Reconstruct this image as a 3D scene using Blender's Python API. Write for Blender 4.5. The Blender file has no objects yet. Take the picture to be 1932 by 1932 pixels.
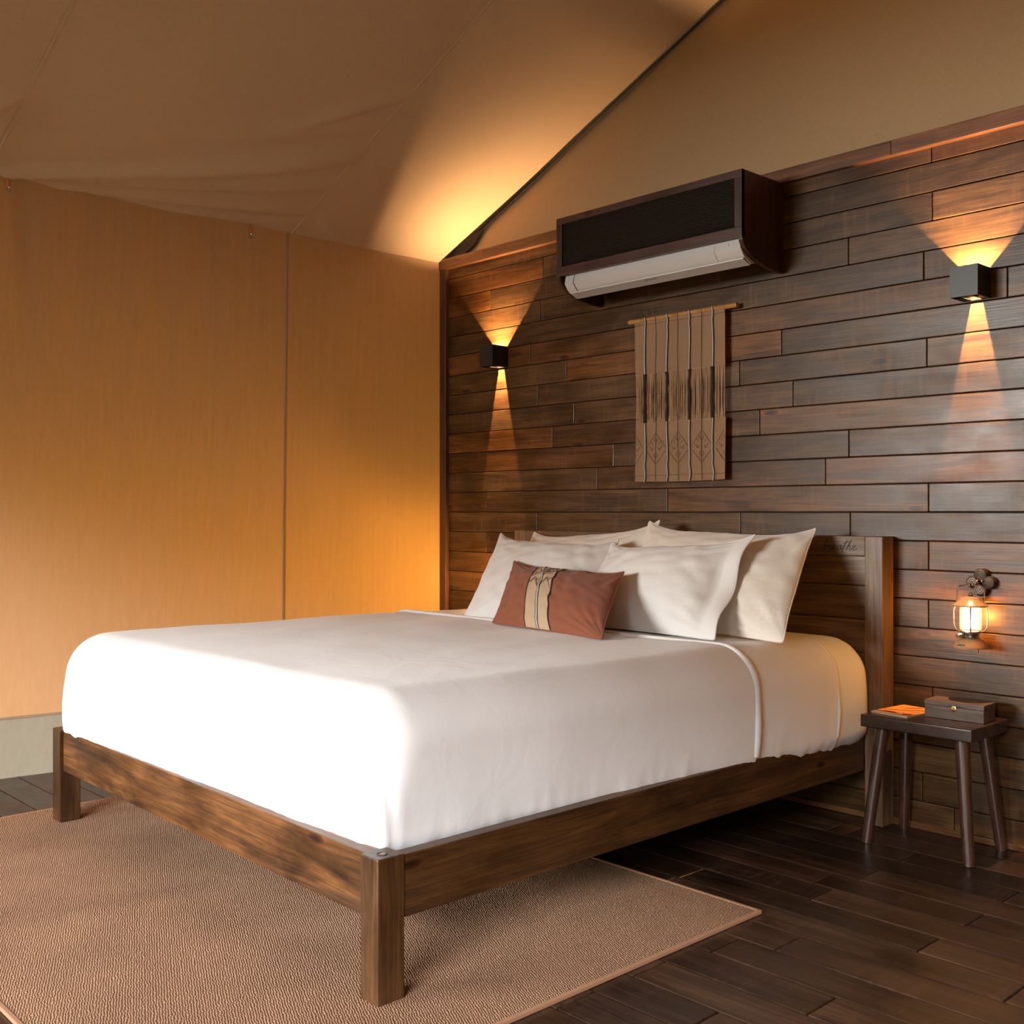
import bpy, bmesh, math, random
from mathutils import Vector, Matrix, noise as mnoise
random.seed(7)
sc = bpy.context.scene
COL = sc.collection
R = math.radians
# ------------------------------------------------------------------ camera
CX, CY, CZ = 4.583, -3.780, 1.150
cam_d = bpy.data.cameras.new('camera'); cam = bpy.data.objects.new('camera', cam_d); COL.objects.link(cam)
cam.location = (CX, CY, CZ)
HEAD = math.atan2(.6842, -.7293)
cam.rotation_euler = (R(90), 0, HEAD - R(90))
cam_d.sensor_width = 36; cam_d.lens = 36 * 2050 / 1932
cam_d.clip_start = .05; cam_d.clip_end = 200
sc.camera = cam
# ------------------------------------------------------------------ colour management
sc.view_settings.view_transform = 'Standard'
sc.view_settings.look = 'None'
sc.view_settings.gamma = 1
sc.view_settings.use_curve_mapping = False
sc.view_settings.exposure = 0.0
# ------------------------------------------------------------------ world: bright overcast sky above a dark tree line
W_STR = 6.0
w = bpy.data.worlds.new('world'); sc.world = w; w.use_nodes = True
nt = w.node_tree; nt.nodes.clear()
o_ = nt.nodes.new('ShaderNodeOutputWorld'); b_ = nt.nodes.new('ShaderNodeBackground')
tc = nt.nodes.new('ShaderNodeTexCoord'); sp = nt.nodes.new('ShaderNodeSeparateXYZ'); rp = nt.nodes.new('ShaderNodeValToRGB')
nt.links.new(tc.outputs['Generated'], sp.inputs[0]); nt.links.new(sp.outputs['Z'], rp.inputs[0])
rp.color_ramp.elements[0].position = .30; rp.color_ramp.elements[0].color = (.055, .06, .04, 1)
rp.color_ramp.elements[1].position = .80; rp.color_ramp.elements[1].color = (.95, .98, 1.0, 1)
nt.links.new(rp.outputs[0], b_.inputs[0]); b_.inputs[1].default_value = W_STR
nt.links.new(b_.outputs[0], o_.inputs[0])
w.cycles.sampling_method = 'MANUAL'; w.cycles.sample_map_resolution = 256
sc.cycles.max_bounces = 10; sc.cycles.diffuse_bounces = 6; sc.cycles.glossy_bounces = 4
sc.cycles.sample_clamp_indirect = 6; sc.cycles.caustics_reflective = False; sc.cycles.caustics_refractive = False
sc.cycles.use_denoising = True
# daylight entering by the open tent front: a soft sky panel out beyond the porch
def area(name, loc, target, sx, sy, power, col):
    l = bpy.data.lights.new(name, 'AREA'); l.shape = 'RECTANGLE'; l.size = sx; l.size_y = sy; l.energy = power; l.color = col
    ob = bpy.data.objects.new(name, l); COL.objects.link(ob); ob.location = loc
    ob.rotation_euler = (Vector(target) - Vector(loc)).to_track_quat('-Z', 'Y').to_euler()
    return ob
area('sky_light', (9.6, -16.5, 6.9), (2.0, -3.0, .8), 8.0, 2.2, 5600, (.97, .98, 1.0))
area('clearing_light', (-1.7, -13.0, 2.25), (2.2, 0, 1.2), 5.0, 1.5, 1650, (1.0, .965, .91))

# ------------------------------------------------------------------ helpers
def at(px, py, **k):
    """photo pixel -> point on a plane X=, Y= or Z="""
    lat = (px - 966) / 2050; up = (966 - py) / 2050
    d = (-.7293 + lat * .6842, .6842 + lat * .7293, up)
    if 'Y' in k: t = (k['Y'] - CY) / d[1]
    elif 'X' in k: t = (k['X'] - CX) / d[0]
    else: t = (k['Z'] - CZ) / d[2]
    return Vector((CX + d[0] * t, CY + d[1] * t, CZ + d[2] * t))

def link(name, me, m=None, parent=None, loc=None, rot=None):
    o = bpy.data.objects.new(name, me); COL.objects.link(o)
    if m is not None: me.materials.append(m) if not me.materials else None
    if parent is not None: o.parent = parent
    if loc is not None: o.location = loc
    if rot is not None: o.rotation_euler = rot
    return o

def mesh(name, vs, fs, m=None, parent=None, smooth=False, loc=None, rot=None):
    me = bpy.data.meshes.new(name); me.from_pydata([tuple(v) for v in vs], [], fs); me.update()
    if smooth: me.polygons.foreach_set('use_smooth', [True] * len(me.polygons))
    return link(name, me, m, parent, loc, rot)

def bm_obj(name, bm, m=None, parent=None, smooth=False, loc=None, rot=None, bevel=0, seg=2):
    if bevel: bmesh.ops.bevel(bm, geom=bm.edges[:], offset=bevel, segments=seg, affect='EDGES', profile=.6)
    bmesh.ops.recalc_face_normals(bm, faces=bm.faces[:])
    me = bpy.data.meshes.new(name); bm.to_mesh(me); bm.free()
    if smooth:
        me.polygons.foreach_set('use_smooth', [True] * len(me.polygons))
        try: me.set_sharp_from_angle(angle=R(38))
        except Exception: pass
    return link(name, me, m, parent, loc, rot)

def add_box(bm, x0, x1, y0, y1, z0, z1):
    vs = [bm.verts.new(p) for p in ((x0,y0,z0),(x1,y0,z0),(x1,y1,z0),(x0,y1,z0),(x0,y0,z1),(x1,y0,z1),(x1,y1,z1),(x0,y1,z1))]
    for f in ((0,3,2,1),(4,5,6,7),(0,1,5,4),(1,2,6,5),(2,3,7,6),(3,0,4,7)): bm.faces.new([vs[i] for i in f])
    return vs

def box(name, x0, x1, y0, y1, z0, z1, m, parent=None, bevel=.003, center=True, seg=2):
    """a bevelled box; its origin sits at its own centre so that grain follows the piece"""
    c = Vector(((x0+x1)/2, (y0+y1)/2, (z0+z1)/2)) if center else Vector((0,0,0))
    bm = bmesh.new(); add_box(bm, x0-c.x, x1-c.x, y0-c.y, y1-c.y, z0-c.z, z1-c.z)
    return bm_obj(name, bm, m, parent, smooth=False, loc=c, bevel=bevel, seg=seg)

def tube_bm(bm, pts, r, n=8, cap=True, closed=False):
    pts = [Vector(p) for p in pts]; rings = []; N = len(pts); up = Vector((0,0,1)); prev = None
    for i, p in enumerate(pts):
        a = pts[i-1] if (i or closed) else pts[0]; b = pts[(i+1) % N] if (i < N-1 or closed) else pts[-1]
        t = (b - a).normalized()
        if prev is None:
            u = t.cross(up)
            if u.length < .05: u = t.cross(Vector((1,0,0)))
        else: u = prev - t * prev.dot(t)
        u.normalize(); prev = u; v = t.cross(u)
        rr = r[i] if isinstance(r, (list, tuple)) else r
        rings.append([bm.verts.new(p + (u*math.cos(2*math.pi*k/n) + v*math.sin(2*math.pi*k/n))*rr) for k in range(n)])
    for i in range(N if closed else N-1):
        A, B = rings[i], rings[(i+1) % N]
        for k in range(n): bm.faces.new((A[k], A[(k+1)%n], B[(k+1)%n], B[k]))
    if cap and not closed: bm.faces.new(rings[0][::-1]); bm.faces.new(rings[-1])

def tube(name, pts, r, m, parent=None, n=8, closed=False, loc=None):
    bm = bmesh.new(); tube_bm(bm, pts, r, n, closed=closed); return bm_obj(name, bm, m, parent, smooth=True, loc=loc)

def lathe_bm(bm, prof, n=28, c=(0,0,0), axis='Z'):
    rings = []
    for r, z in prof:
        ring = []
        for k in range(n):
            a = 2*math.pi*k/n; q = (r*math.cos(a), r*math.sin(a), z)
            if axis == 'Y': q = (q[0], z, q[1])
            ring.append(bm.verts.new((q[0]+c[0], q[1]+c[1], q[2]+c[2])))
        rings.append(ring)
    for A, B in zip(rings, rings[1:]):
        for k in range(n): bm.faces.new((A[k], A[(k+1)%n], B[(k+1)%n], B[k]))
    bm.faces.new(rings[0][::-1]); bm.faces.new(rings[-1])

def lathe(name, prof, m, parent=None, n=28, loc=None, axis='Z'):
    bm = bmesh.new(); lathe_bm(bm, prof, n, axis=axis); return bm_obj(name, bm, m, parent, smooth=True, loc=loc)

def spline(P, k=8):
    P = [Vector(p) for p in P]; out = []
    for i in range(len(P)-1):
        a = P[i-1] if i else P[0]; b = P[i]; c = P[i+1]; d = P[i+2] if i+2 < len(P) else P[-1]
        for j in range(k):
            t = j/k; out.append(.5*((2*b) + (c-a)*t + (2*a-5*b+4*c-d)*t*t + (3*b-a-3*c+d)*t**3))
    out.append(P[-1]); return out

def empty(name, loc, rz=0):
    o = bpy.data.objects.new(name, None); COL.objects.link(o); o.location = loc; o.rotation_euler = (0,0,rz); o.empty_display_size = .05
    return o

def tag(o, label, cat, group=None):
    o['label'] = label; o['category'] = cat
    if group: o['group'] = group
    return o

def struct(o): o['kind'] = 'structure'; return o

def reparent(o, p):
    """attach o (built in world coordinates) to thing p without moving it"""
    o.parent = p; o.location = Vector(o.location) - Vector(p.location); return o

# ------------------------------------------------------------------ materials
def new_mat(name):
    m = bpy.data.materials.new(name); m.use_nodes = True
    return m, m.node_tree, m.node_tree.nodes['Principled BSDF']

def plain(name, col, rough=.5, metal=0, bump=0, bscale=200, spec=.5, coat=0):
    m, nt, p = new_mat(name); p.inputs['Base Color'].default_value = (*col, 1)
    p.inputs['Roughness'].default_value = rough; p.inputs['Metallic'].default_value = metal; p.inputs['Specular IOR Level'].default_value = spec
    if coat: p.inputs['Coat Weight'].default_value = coat; p.inputs['Coat Roughness'].default_value = .15
    n = nt.nodes.new('ShaderNodeTexNoise'); n.inputs['Scale'].default_value = bscale
    t = nt.nodes.new('ShaderNodeTexCoord'); nt.links.new(t.outputs['Object'], n.inputs[0])
    mx = nt.nodes.new('ShaderNodeMix'); mx.data_type = 'RGBA'; mx.blend_type = 'MULTIPLY'; mx.inputs[0].default_value = .18
    mx.inputs[6].default_value = (*col, 1); nt.links.new(n.outputs[0], mx.inputs[7]); nt.links.new(mx.outputs[2], p.inputs['Base Color'])
    if bump:
        b = nt.nodes.new('ShaderNodeBump'); b.inputs['Strength'].default_value = bump; b.inputs['Distance'].default_value = .002
        nt.links.new(n.outputs[0], b.inputs['Height']); nt.links.new(b.outputs[0], p.inputs['Normal'])
    return m

def emit(name, col, s):
    m, nt, p = new_mat(name); nt.nodes.remove(p); e = nt.nodes.new('ShaderNodeEmission')
    e.inputs[0].default_value = (*col, 1); e.inputs[1].default_value = s
    nt.links.new(e.outputs[0], nt.nodes['Material Output'].inputs[0]); return m

def wood(name, dark, mid, light, axis=0, rough=.42, vary=.5, stain=.5, coat=.0, grain=1., spec=.5, bump=.25, worn=0., hue=0):
    """planed, stained hardwood: long grain streaks, cathedral figure, knots, saw marks, a tone of its own for every piece"""
    m, nt, p = new_mat(name); N, L = nt.nodes.new, nt.links.new
    t = N('ShaderNodeTexCoord'); oi = N('ShaderNodeObjectInfo')
    off = N('ShaderNodeVectorMath'); off.operation = 'SCALE'; cmb = N('ShaderNodeCombineXYZ')
    mul = N('ShaderNodeMath'); mul.operation = 'MULTIPLY'; mul.inputs[1].default_value = 37.
    mul2 = N('ShaderNodeMath'); mul2.operation = 'MULTIPLY'; mul2.inputs[1].default_value = 91.
    L(oi.outputs['Random'], mul.inputs[0]); L(oi.outputs['Random'], mul2.inputs[0]); L(mul.outputs[0], cmb.inputs[0]); L(mul2.outputs[0], cmb.inputs[1]); L(mul.outputs[0], cmb.inputs[2])
    add = N('ShaderNodeVectorMath'); add.operation = 'ADD'; L(t.outputs['Object'], add.inputs[0]); L(cmb.outputs[0], add.inputs[1])
    def mp(s):
        q = N('ShaderNodeMapping'); v = [s[1]]*3; v[axis] = s[0]; q.inputs['Scale'].default_value = v; L(add.outputs[0], q.inputs[0]); return q
    m1 = mp((1.5*grain, 19*grain)); n1 = N('ShaderNodeTexNoise'); n1.inputs['Scale'].default_value = 1.; n1.inputs['Detail'].default_value = 8; n1.inputs['Roughness'].default_value = .62; n1.inputs['Distortion'].default_value = 1.2; L(m1.outputs[0], n1.inputs[0])
    m2 = mp((6, 190)); n2 = N('ShaderNodeTexNoise'); n2.inputs['Scale'].default_value = 1.; n2.inputs['Detail'].default_value = 3; L(m2.outputs[0], n2.inputs[0])
    m3 = mp((3.2, 6)); n3 = N('ShaderNodeTexNoise'); n3.inputs['Scale'].default_value = 1.; n3.inputs['Detail'].default_value = 6; n3.inputs['Roughness'].default_value = .6; L(m3.outputs[0], n3.inputs[0])
    m4 = mp((55, 5)); n4 = N('ShaderNodeTexNoise'); n4.inputs['Scale'].default_value = 1.; n4.inputs['Detail'].default_value = 2; L(m4.outputs[0], n4.inputs[0])
    r1 = N('ShaderNodeValToRGB'); e = r1.color_ramp.elements; e[0].position = .28; e[0].color = (*dark, 1); e[1].position = .74; e[1].color = (*light, 1)
    k = e.new(.5); k.color = (*mid, 1); L(n1.outputs[0], r1.inputs[0])
    g = N('ShaderNodeMapRange'); g.inputs[1].default_value = .3; g.inputs[2].default_value = .7; g.inputs[3].default_value = .66; g.inputs[4].default_value = 1.26; L(n2.outputs[0], g.inputs[0])
    x1 = N('ShaderNodeVectorMath'); x1.operation = 'SCALE'; L(r1.outputs[0], x1.inputs[0]); L(g.outputs[0], x1.inputs['Scale'])
    v = N('ShaderNodeMapRange'); v.inputs[3].default_value = 1-vary; v.inputs[4].default_value = 1+vary; L(oi.outputs['Random'], v.inputs[0])
    x2 = N('ShaderNodeVectorMath'); x2.operation = 'SCALE'; L(x1.outputs[0], x2.inputs[0]); L(v.outputs[0], x2.inputs['Scale'])
    s = N('ShaderNodeMapRange'); s.inputs[1].default_value = .32; s.inputs[2].default_value = .55; s.inputs[3].default_value = 1-stain; s.inputs[4].default_value = 1.; L(n3.outputs[0], s.inputs[0])
    x3 = N('ShaderNodeVectorMath'); x3.operation = 'SCALE'; L(x2.outputs[0], x3.inputs[0]); L(s.outputs[0], x3.inputs['Scale'])
    m5 = mp((2.6, 7.5)); vo = N('ShaderNodeTexVoronoi'); vo.inputs['Scale'].default_value = 1.; vo.inputs['Randomness'].default_value = 1.; L(m5.outputs[0], vo.inputs['Vector'])
    kd = N('ShaderNodeValToRGB'); ke = kd.color_ramp.elements; ke[0].position = .03; ke[0].color = (.22,.18,.15,1); ke[1].position = .17; ke[1].color = (1,1,1,1)
    kk = ke.new(.075); kk.color = (.62,.50,.40,1); kk2 = ke.new(.105); kk2.color = (1.25,1.12,1.0,1); L(vo.outputs['Distance'], kd.inputs[0])
    x4 = N('ShaderNodeVectorMath'); x4.operation = 'MULTIPLY'; L(x3.outputs[0], x4.inputs[0]); L(kd.outputs[0], x4.inputs[1])
    last = x4.outputs[0]
    if hue:
        hm = N('ShaderNodeMath'); hm.operation = 'MULTIPLY'; hm.inputs[1].default_value = 7.31; L(oi.outputs['Random'], hm.inputs[0])
        hf = N('ShaderNodeMath'); hf.operation = 'FRACT'; L(hm.outputs[0], hf.inputs[0])
        hr = N('ShaderNodeMapRange'); hr.inputs[1].default_value = .6; hr.inputs[2].default_value = .95; L(hf.outputs[0], hr.inputs[0])
        hx = N('ShaderNodeMix'); hx.data_type = 'RGBA'; hx.blend_type = 'MULTIPLY'; L(hr.outputs[0], hx.inputs[0]); L(last, hx.inputs[6]); hx.inputs[7].default_value = (1.35,1.02,.60,1); last = hx.outputs[2]
    if worn:
        sm = N('ShaderNodeMath'); sm.operation = 'MULTIPLY'; L(n4.outputs[0], sm.inputs[0]); L(n3.outputs[0], sm.inputs[1])
        wr = N('ShaderNodeMapRange'); wr.inputs[1].default_value = .30; wr.inputs[2].default_value = .40; wr.inputs[3].default_value = 0; wr.inputs[4].default_value = worn; L(sm.outputs[0], wr.inputs[0])
        mx = N('ShaderNodeMix'); mx.data_type = 'RGBA'; L(wr.outputs[0], mx.inputs[0]); L(last, mx.inputs[6]); mx.inputs[7].default_value = (*[c*2.6 for c in mid], 1); last = mx.outputs[2]
    L(last, p.inputs['Base Color'])
    rr = N('ShaderNodeMapRange'); rr.inputs[1].default_value = .3; rr.inputs[2].default_value = .7; rr.inputs[3].default_value = rough-.09; rr.inputs[4].default_value = rough+.14; L(n3.outputs[0], rr.inputs[0]); L(rr.outputs[0], p.inputs['Roughness'])
    p.inputs['Specular IOR Level'].default_value = spec; p.inputs['Coat Weight'].default_value = coat; p.inputs['Coat Roughness'].default_value = .25
    ad = N('ShaderNodeMath'); ad.operation = 'ADD'; L(n2.outputs[0], ad.inputs[0]); L(n4.outputs[0], ad.inputs[1])
    b = N('ShaderNodeBump'); b.inputs['Strength'].default_value = bump; b.inputs['Distance'].default_value = .0012; L(ad.outputs[0], b.inputs['Height']); L(b.outputs[0], p.inputs['Normal'])
    return m

def canvas(name, col, trans, tw, streak=1, bump=.25):
    """cotton tent canvas: diffuse, letting some daylight through"""
    m, nt, p = new_mat(name); N, L = nt.nodes.new, nt.links.new
    p.inputs['Roughness'].default_value = .92; p.inputs['Specular IOR Level'].default_value = .12
    t = N('ShaderNodeTexCoord')
    n1 = N('ShaderNodeTexNoise'); n1.inputs['Scale'].default_value = 260; n1.inputs['Detail'].default_value = 2; L(t.outputs['Object'], n1.inputs[0])
    mp = N('ShaderNodeMapping'); mp.inputs['Scale'].default_value = (60, 60, 2.0); L(t.outputs['Object'], mp.inputs[0])
    n2 = N('ShaderNodeTexNoise'); n2.inputs['Scale'].default_value = 1; n2.inputs['Detail'].default_value = 3; L(mp.outputs[0], n2.inputs[0])
    mr = N('ShaderNodeMapRange'); mr.inputs[1].default_value = .3; mr.inputs[2].default_value = .7; mr.inputs[3].default_value = 1-.035*streak; mr.inputs[4].default_value = 1+.03*streak; L(n2.outputs[0], mr.inputs[0])
    mr1 = N('ShaderNodeMapRange'); mr1.inputs[1].default_value = .3; mr1.inputs[2].default_value = .7; mr1.inputs[3].default_value = .94; mr1.inputs[4].default_value = 1.05; L(n1.outputs[0], mr1.inputs[0])
    ml = N('ShaderNodeMath'); ml.operation = 'MULTIPLY'; L(mr.outputs[0], ml.inputs[0]); L(mr1.outputs[0], ml.inputs[1])
    sc_ = N('ShaderNodeVectorMath'); sc_.operation = 'SCALE'; sc_.inputs[0].default_value = col; L(ml.outputs[0], sc_.inputs['Scale']); L(sc_.outputs[0], p.inputs['Base Color'])
    bp = N('ShaderNodeBump'); bp.inputs['Strength'].default_value = bump; bp.inputs['Distance'].default_value = .001; L(n1.outputs[0], bp.inputs['Height']); L(bp.outputs[0], p.inputs['Normal'])
    if tw:
        tr = N('ShaderNodeBsdfTranslucent'); st = N('ShaderNodeVectorMath'); st.operation = 'SCALE'; st.inputs[0].default_value = trans; L(mr.outputs[0], st.inputs['Scale']); L(st.outputs[0], tr.inputs[0])
        mx = N('ShaderNodeMixShader'); mx.inputs[0].default_value = tw; L(p.outputs[0], mx.inputs[1]); L(tr.outputs[0], mx.inputs[2])
        L(mx.outputs[0], nt.nodes['Material Output'].inputs[0])
    return m

def cotton(name, col, rough=.9, sheen=.3):
    m, nt, p = new_mat(name); N, L = nt.nodes.new, nt.links.new
    p.inputs['Base Color'].default_value = (*col, 1); p.inputs['Roughness'].default_value = rough; p.inputs['Specular IOR Level'].default_value = .2
    p.inputs['Sheen Weight'].default_value = sheen; p.inputs['Sheen Roughness'].default_value = .6
    t = N('ShaderNodeTexCoord'); n1 = N('ShaderNodeTexNoise'); n1.inputs['Scale'].default_value = 700; L(t.outputs['Object'], n1.inputs[0])
    n2 = N('ShaderNodeTexNoise'); n2.inputs['Scale'].default_value = 11; n2.inputs['Detail'].default_value = 3; n2.inputs['Distortion'].default_value = .7; L(t.outputs['Object'], n2.inputs[0])
    b1 = N('ShaderNodeBump'); b1.inputs['Strength'].default_value = .18; b1.inputs['Distance'].default_value = .012; L(n2.outputs[0], b1.inputs['Height'])
    b2 = N('ShaderNodeBump'); b2.inputs['Strength'].default_value = .12; b2.inputs['Distance'].default_value = .0008; L(n1.outputs[0], b2.inputs['Height']); L(b1.outputs[0], b2.inputs['Normal']); L(b2.outputs[0], p.inputs['Normal'])
    return m

M = {}
M['wall_wood'] = wood('wall_wood', (.032,.0140,.0044), (.083,.0405,.0132), (.150,.076,.0250), 0, rough=.37, vary=.26, stain=.45, worn=.18, coat=.04, hue=1, spec=.36)
M['floor_wood'] = wood('floor_wood', (.019,.0095,.0055), (.046,.022,.012), (.080,.040,.021), 0, rough=.34, vary=.4, stain=.4, worn=.25, coat=.1)
M['trim_wood_x'] = wood('trim_wood_x', (.06,.022,.007), (.14,.055,.018), (.22,.095,.032), 0, rough=.4, vary=.12, stain=.35)
M['trim_wood_z'] = wood('trim_wood_z', (.03,.011,.005), (.075,.029,.011), (.12,.05,.02), 2, rough=.45, vary=.1, stain=.35)
M['bed_x'] = wood('bed_wood_x', (.028,.010,.003), (.125,.047,.011), (.26,.105,.026), 0, rough=.4, vary=.08, stain=.6)
M['bed_y'] = wood('bed_wood_y', (.022,.009,.003), (.070,.028,.007), (.125,.055,.014), 1, rough=.42, vary=.08, stain=.5)
M['bed_z'] = wood('bed_wood_z', (.020,.008,.0025), (.066,.027,.0075), (.125,.054,.015), 2, rough=.4, vary=.08, stain=.45)
M['head_lit_x'] = wood('headboard_lit_wood_x', (.06,.030,.014), (.150,.085,.045), (.24,.15,.088), 0, rough=.40, vary=.12, stain=.4)  # headboard set paler than the bed wood: window light put into the colour
M['head_lit_z'] = wood('headboard_lit_wood_z', (.08,.042,.020), (.170,.100,.055), (.26,.165,.098), 2, rough=.40, vary=.08, stain=.3)
M['stool'] = wood('stool_wood', (.020,.008,.005), (.045,.019,.012), (.075,.034,.022), 0, rough=.28, vary=.05, stain=.25, coat=.4, bump=.1)
M['stool_z'] = wood('stool_wood_z', (.028,.011,.006), (.060,.025,.015), (.095,.042,.027), 2, rough=.3, vary=.05, stain=.25, coat=.35, bump=.1)
M['box_wood'] = wood('box_wood', (.05,.03,.02), (.13,.085,.058), (.21,.145,.10), 0, rough=.45, vary=.05, stain=.3, grain=2)
M['ac_wood'] = wood('cover_wood', (.020,.006,.003), (.055,.018,.008), (.09,.032,.014), 0, rough=.4, vary=.05, stain=.3)
M['ac_wood_z'] = wood('cover_wood_z', (.014,.004,.002), (.038,.012,.005), (.065,.022,.009), 2, rough=.4, vary=.05, stain=.3)
M['canvas'] = canvas('tent_canvas', (.64,.47,.335), (1.0,.34,.025), .36)
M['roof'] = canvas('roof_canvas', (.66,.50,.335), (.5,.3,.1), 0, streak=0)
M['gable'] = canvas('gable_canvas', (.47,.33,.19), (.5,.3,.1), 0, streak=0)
M['border'] = canvas('border_canvas', (.46,.40,.30), (.5,.4,.25), .08)
M['seam'] = canvas('seam_tape', (.47,.33,.20), (.5,.3,.1), .1)
M['fly'] = canvas('outer_fly', (.35,.32,.26), (0,0,0), 0)
M['piping'] = plain('dark_piping', (.035,.028,.02), .8)
M['white'] = cotton('white_cotton', (.82,.82,.82))
M['cream'] = cotton('cream_cotton', (.80,.74,.67))
M['rust'] = cotton('rust_cotton', (.27,.088,.046), sheen=.15)
M['band'] = cotton('cushion_band', (.52,.39,.26), sheen=.1)
M['ink'] = plain('dark_thread', (.03,.02,.015), .9)
M['brown_thread'] = plain('brown_thread', (.16,.095,.045), .9)
M['tan_cloth'] = cotton('tan_cloth', (.50,.315,.18), sheen=.1)
M['silver_thread'] = plain('grey_white_thread', (.50,.46,.42), .8, bump=.6, bscale=500)
M['bamboo'] = wood('bamboo', (.30,.13,.03), (.42,.20,.05), (.5,.27,.08), 0, rough=.35, vary=0, stain=.2, bump=.05)
M['black'] = plain('black_metal', (.012,.011,.010), .42, bump=.15, bscale=900)
M['plastic'] = plain('white_plastic', (.60,.59,.58), .35)
M['plastic_dim'] = plain('grey_plastic', (.46,.45,.43), .4)
M['dark_line'] = plain('dark_plastic', (.02,.02,.02), .5)
M['rattan'] = plain('dark_rattan', (.012,.008,.006), .42)
M['bronze'] = plain('aged_bronze', (.055,.036,.026), .5, metal=.5)
M['spiral'] = plain('worn_bronze', (.26,.20,.16), .45, metal=.6)
M['steel'] = plain('steel', (.55,.52,.48), .25, metal=1)
M['brass'] = plain('brass', (.75,.52,.25), .22, metal=1)
M['enamel'] = plain('tan_enamel', (.48,.27,.13), .35)
M['paper'] = plain('paper', (.72,.62,.5), .7)
M['card_or'] = plain('orange_print', (.80,.30,.045), .5)
M['card_dk'] = plain('dark_print', (.03,.015,.03), .5)
M['card_rd'] = plain('red_print', (.36,.03,.035), .5)
M['tube_glow'] = emit('lantern_glow', (1.0, .86, .66), 11.)
M['led'] = emit('lamp_led', (1.0, .62, .25), 60.)
M['joint_base'] = plain('pale_joint_base', (.17,.155,.14), .7)  # pale grey base that shows in the gaps between floor planks
M['sub'] = plain('dark_backing', (.010,.006,.004), .9)
M['earth'] = plain('earth_ground', (.055,.06,.028), .95, bump=.6, bscale=14)
M['deck'] = wood('deck_wood', (.06,.045,.03), (.13,.10,.075), (.2,.16,.12), 0, rough=.6)

def mat_glass():
    m, nt, p = new_mat('lantern_glass'); N, L = nt.nodes.new, nt.links.new
    tr = N('ShaderNodeBsdfTransparent'); tr.inputs[0].default_value = (1,.95,.88,1); p.inputs['Roughness'].default_value = .05; p.inputs['Base Color'].default_value = (.9,.85,.75,1)
    mx = N('ShaderNodeMixShader'); mx.inputs[0].default_value = .12; L(tr.outputs[0], mx.inputs[1]); L(p.outputs[0], mx.inputs[2]); L(mx.outputs[0], nt.nodes['Material Output'].inputs[0])
    return m
M['glass'] = mat_glass()

def mat_rug():
    m, nt, p = new_mat('sisal_weave'); N, L = nt.nodes.new, nt.links.new
    p.inputs['Roughness'].default_value = .95; p.inputs['Specular IOR Level'].default_value = .1
    t = N('ShaderNodeTexCoord'); mp = N('ShaderNodeMapping'); mp.inputs['Rotation'].default_value = (0,0,R(24)); L(t.outputs['Object'], mp.inputs[0])
    nz = N('ShaderNodeTexNoise'); nz.inputs['Scale'].default_value = 60; nz.inputs['Detail'].default_value = 2; L(t.outputs['Object'], nz.inputs[0])
    dz = N('ShaderNodeVectorMath'); dz.operation = 'SCALE'; dz.inputs['Scale'].default_value = .011; L(nz.outputs['Color'], dz.inputs[0])
    ad = N('ShaderNodeVectorMath'); ad.operation = 'ADD'; L(mp.outputs[0], ad.inputs[0]); L(dz.outputs[0], ad.inputs[1])
    w1 = N('ShaderNodeTexWave'); w1.bands_direction = 'Y'; w1.inputs['Scale'].default_value = 50; w1.inputs['Distortion'].default_value = .8; w1.inputs['Detail Scale'].default_value = 4; L(ad.outputs[0], w1.inputs[0])
    w2 = N('ShaderNodeTexWave'); w2.bands_direction = 'DIAGONAL'; w2.inputs['Scale'].default_value = 52; w2.inputs['Distortion'].default_value = 1.2; L(ad.outputs[0], w2.inputs[0])
    mu = N('ShaderNodeMath'); mu.operation = 'MULTIPLY'; L(w1.outputs['Fac'], mu.inputs[0])
    mr = N('ShaderNodeMapRange'); mr.inputs[3].default_value = .35; mr.inputs[4].default_value = 1; L(w2.outputs['Fac'], mr.inputs[0]); L(mr.outputs[0], mu.inputs[1])
    big = N('ShaderNodeTexNoise'); big.inputs['Scale'].default_value = 3; big.inputs['Detail'].default_value = 4; L(t.outputs['Object'], big.inputs[0])
    r = N('ShaderNodeValToRGB'); e = r.color_ramp.elements; e[0].position = 0; e[0].color = (.19,.100,.056,1); e[1].position = .8; e[1].color = (.52,.325,.21,1); L(mu.outputs[0], r.inputs[0])
    vb = N('ShaderNodeMapRange'); vb.inputs[1].default_value = .3; vb.inputs[2].default_value = .7; vb.inputs[3].default_value = .86; vb.inputs[4].default_value = 1.12; L(big.outputs[0], vb.inputs[0])
    s = N('ShaderNodeVectorMath'); s.operation = 'SCALE'; L(r.outputs[0], s.inputs[0]); L(vb.outputs[0], s.inputs['Scale']); L(s.outputs[0], p.inputs['Base Color'])
    b = N('ShaderNodeBump'); b.inputs['Strength'].default_value = .7; b.inputs['Distance'].default_value = .003; L(mu.outputs[0], b.inputs['Height']); L(b.outputs[0], p.inputs['Normal'])
    return m
M['rug'] = mat_rug()

# ================================================================== SETTING
XR, YF = 6.45, -5.9          # right canvas wall, tent front
RIDGE = 3.2
def roof_z(x): return 2.506 + .4365 * (x if x < RIDGE else 2*RIDGE - x)
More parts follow.
